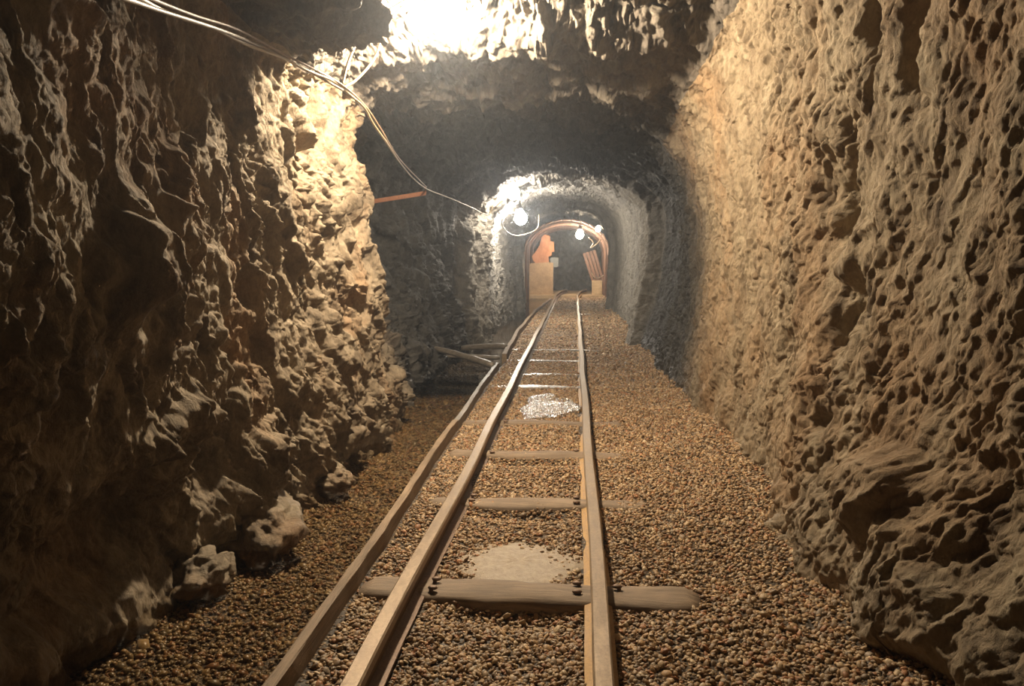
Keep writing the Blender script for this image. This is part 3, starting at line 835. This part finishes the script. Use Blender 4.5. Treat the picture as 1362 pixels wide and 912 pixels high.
def prism(name, outline, y0, y1, mat, parent=None, bev=0):
    bm = bmesh.new()
    a = [bm.verts.new((x, y0, z)) for x, z in outline]; b = [bm.verts.new((x, y1, z)) for x, z in outline]
    bm.faces.new(a); bm.faces.new(b[::-1])
    for k in range(len(a)):
        j = (k + 1) % len(a); bm.faces.new((a[k], b[k], b[j], a[j]))
    return link(name, bm_mesh(name, bm), M[mat], parent)
tag(prism('chipboard_panel', [(-1.36, .056), (-.65, .056), (-.65, 1.0), (-.80, 1.02), (-1.36, .98)], 22.5, 22.56, 'chip'), 'tan chipboard sheet standing on the left of the far platform', 'panel')
tag(prism('orange_boarding', [(-1.20, .99), (-.78, 1.0), (-.80, 1.18), (-.70, 1.22), (-.70, 1.32), (-.62, 1.34), (-.64, 1.62), (-.74, 1.64), (-.76, 1.80), (-.92, 1.84), (-1.0, 1.74), (-1.06, 1.52), (-1.16, 1.36), (-1.30, 1.18)], 22.62, 22.67, 'orange'), 'orange stepped boarding rising behind the tan chipboard sheet', 'panel')
tag(prism('wall_cabinet', [(-.74, .88), (-.50, .88), (-.50, 1.16), (-.74, 1.16)], 22.70, 22.95, 'greybox'), 'small grey box behind the right edge of the orange boarding', 'box')
tag(box('timber_post', (-1.43, 21.9, -.3), (-1.33, 22.0, 2.05), 'darkpost'), 'dark upright timber post at the left end of the platform', 'post')
tag(box('timber_post', (.50, 22.4, .056), (.80, 22.6, .48), 'plank'), 'short stout tan post standing on the right of the platform', 'post')

def arch_pts(cx, w, zs, h, n=18):
    pts_ = [(cx - w, 0.0)]
    for k in range(n + 1):
        a = math.pi - math.pi * k / n
        pts_.append((cx + w * math.cos(a), zs + h * math.sin(a)))
    return pts_ + [(cx + w, 0.0)]
def arch_rib(y, cx, w, zs, h, th, dep, mat, parent, name='rib'):
    O = arch_pts(cx, w, zs, h); I = arch_pts(cx, w - th, zs, h - th)
    bm = bmesh.new(); R = []
    for (a, b) in zip(O, I):
        R.append([bm.verts.new((a[0], y, a[1])), bm.verts.new((a[0], y + dep, a[1])), bm.verts.new((b[0], y + dep, b[1])), bm.verts.new((b[0], y, b[1]))])
    for i in range(len(R) - 1):
        for k in range(4):
            j = (k + 1) % 4; bm.faces.new((R[i][k], R[i][j], R[i + 1][j], R[i + 1][k]))
    bm.faces.new(R[0]); bm.faces.new(R[-1])
    return link(name, bm_mesh(name, bm), M[mat], parent)
su = empty('arch_support', (-.25, 20.5, 0)); tag(su, 'reddish timber and steel arch support lining the far end of the drift', 'arch support')
for k, y in enumerate((21.0, 22.1, 23.2, 24.3)):
    arch_rib(y, -.25, 1.14, 1.30, .86 - .02 * k, .055, .10, 'redwood', su)
for k in range(15):     # lagging boards laid along the drift behind the ribs
    a = math.radians(2 + 12.5 * k)
    x, z = -.25 + 1.16 * math.cos(a), 1.30 + .88 * math.sin(a)
    if -1.2 < x < .5 and k > 11: continue
    tx, tz = -math.sin(a) * .11, math.cos(a) * .11
    nx_, nz_ = math.cos(a) * .03, math.sin(a) * .03
    prism('lagging_board', [(x - tx, z - tz), (x + tx, z + tz), (x + tx + nx_, z + tz + nz_), (x - tx + nx_, z - tz + nz_)], 21.0 + random.uniform(0, .1), 24.5, 'redwood', su)
for k in range(4):
    z = .10 + .28 * k
    prism('lagging_board', [(.90, z), (.93, z), (.93, z + .24), (.90, z + .24)], 21.1, 24.4, 'redwood', su)
PLK = ['leftmost and innermost', 'second from the left', 'third from the left', 'rightmost, nearest the wall']
for k in range(4):
    o = empty('leaning_plank', (.66 + .10 * k, 22.85, .056))
    tag(o, 'reddish plank leaning at the right of the far end, ' + PLK[k], 'plank', 'planks leaning at the far end')
    x0 = .66 + .10 * k; x1 = x0 - .40
    link_ = prism('board', [(x0 - .035, .056), (x0 + .045, .056), (x1 + .045, 1.30 + .03 * k), (x1 - .035, 1.28 + .03 * k)], 22.85 + .04 * k, 22.885 + .04 * k, 'redwood', o)
tag(tube('power_cable', [(.38, 21.4, 1.72), (.50, 21.3, 1.56), (.42, 21.2, 1.42), (.56, 21.2, 1.50), (.72, 21.2, 1.66)], .016, 'cable'), 'tangle of pale cable hanging right of the far lamps', 'cable', 'cables at the far end')
tag(tube('power_cable', [(.46, 21.3, .72), (.54, 21.2, .60), (.66, 21.2, .58), (.80, 21.2, .66)], .014, 'cable'), 'pale cable drooping above the short stout post', 'cable', 'cables at the far end')

# ------------------------------------------------------------------ air and output
w = bpy.data.worlds.new('world'); SC.world = w; w.use_nodes = True
nt = w.node_tree; bg = nt.nodes['Background']; bg.inputs[0].default_value = (.5, .6, .8, 1); bg.inputs[1].default_value = 0.0
vs = nt.nodes.new('ShaderNodeVolumeScatter')
vs.inputs['Color'].default_value = (.80, .88, 1., 1); vs.inputs['Density'].default_value = .0055; vs.inputs['Anisotropy'].default_value = .75
nt.links.new(vs.outputs[0], nt.nodes['World Output'].inputs['Volume'])

vw = SC.view_settings; SC.display_settings.display_device = 'sRGB'
vw.view_transform = 'Standard'; vw.look = 'None'; vw.exposure = 0.; vw.gamma = 1.; vw.use_curve_mapping = False
cy = SC.cycles
cy.use_denoising = True
cy.max_bounces = 6; cy.diffuse_bounces = 2; cy.glossy_bounces = 3; cy.transparent_max_bounces = 8; cy.volume_bounces = 0
cy.sample_clamp_indirect = 6.
cy.volume_step_rate = 4.
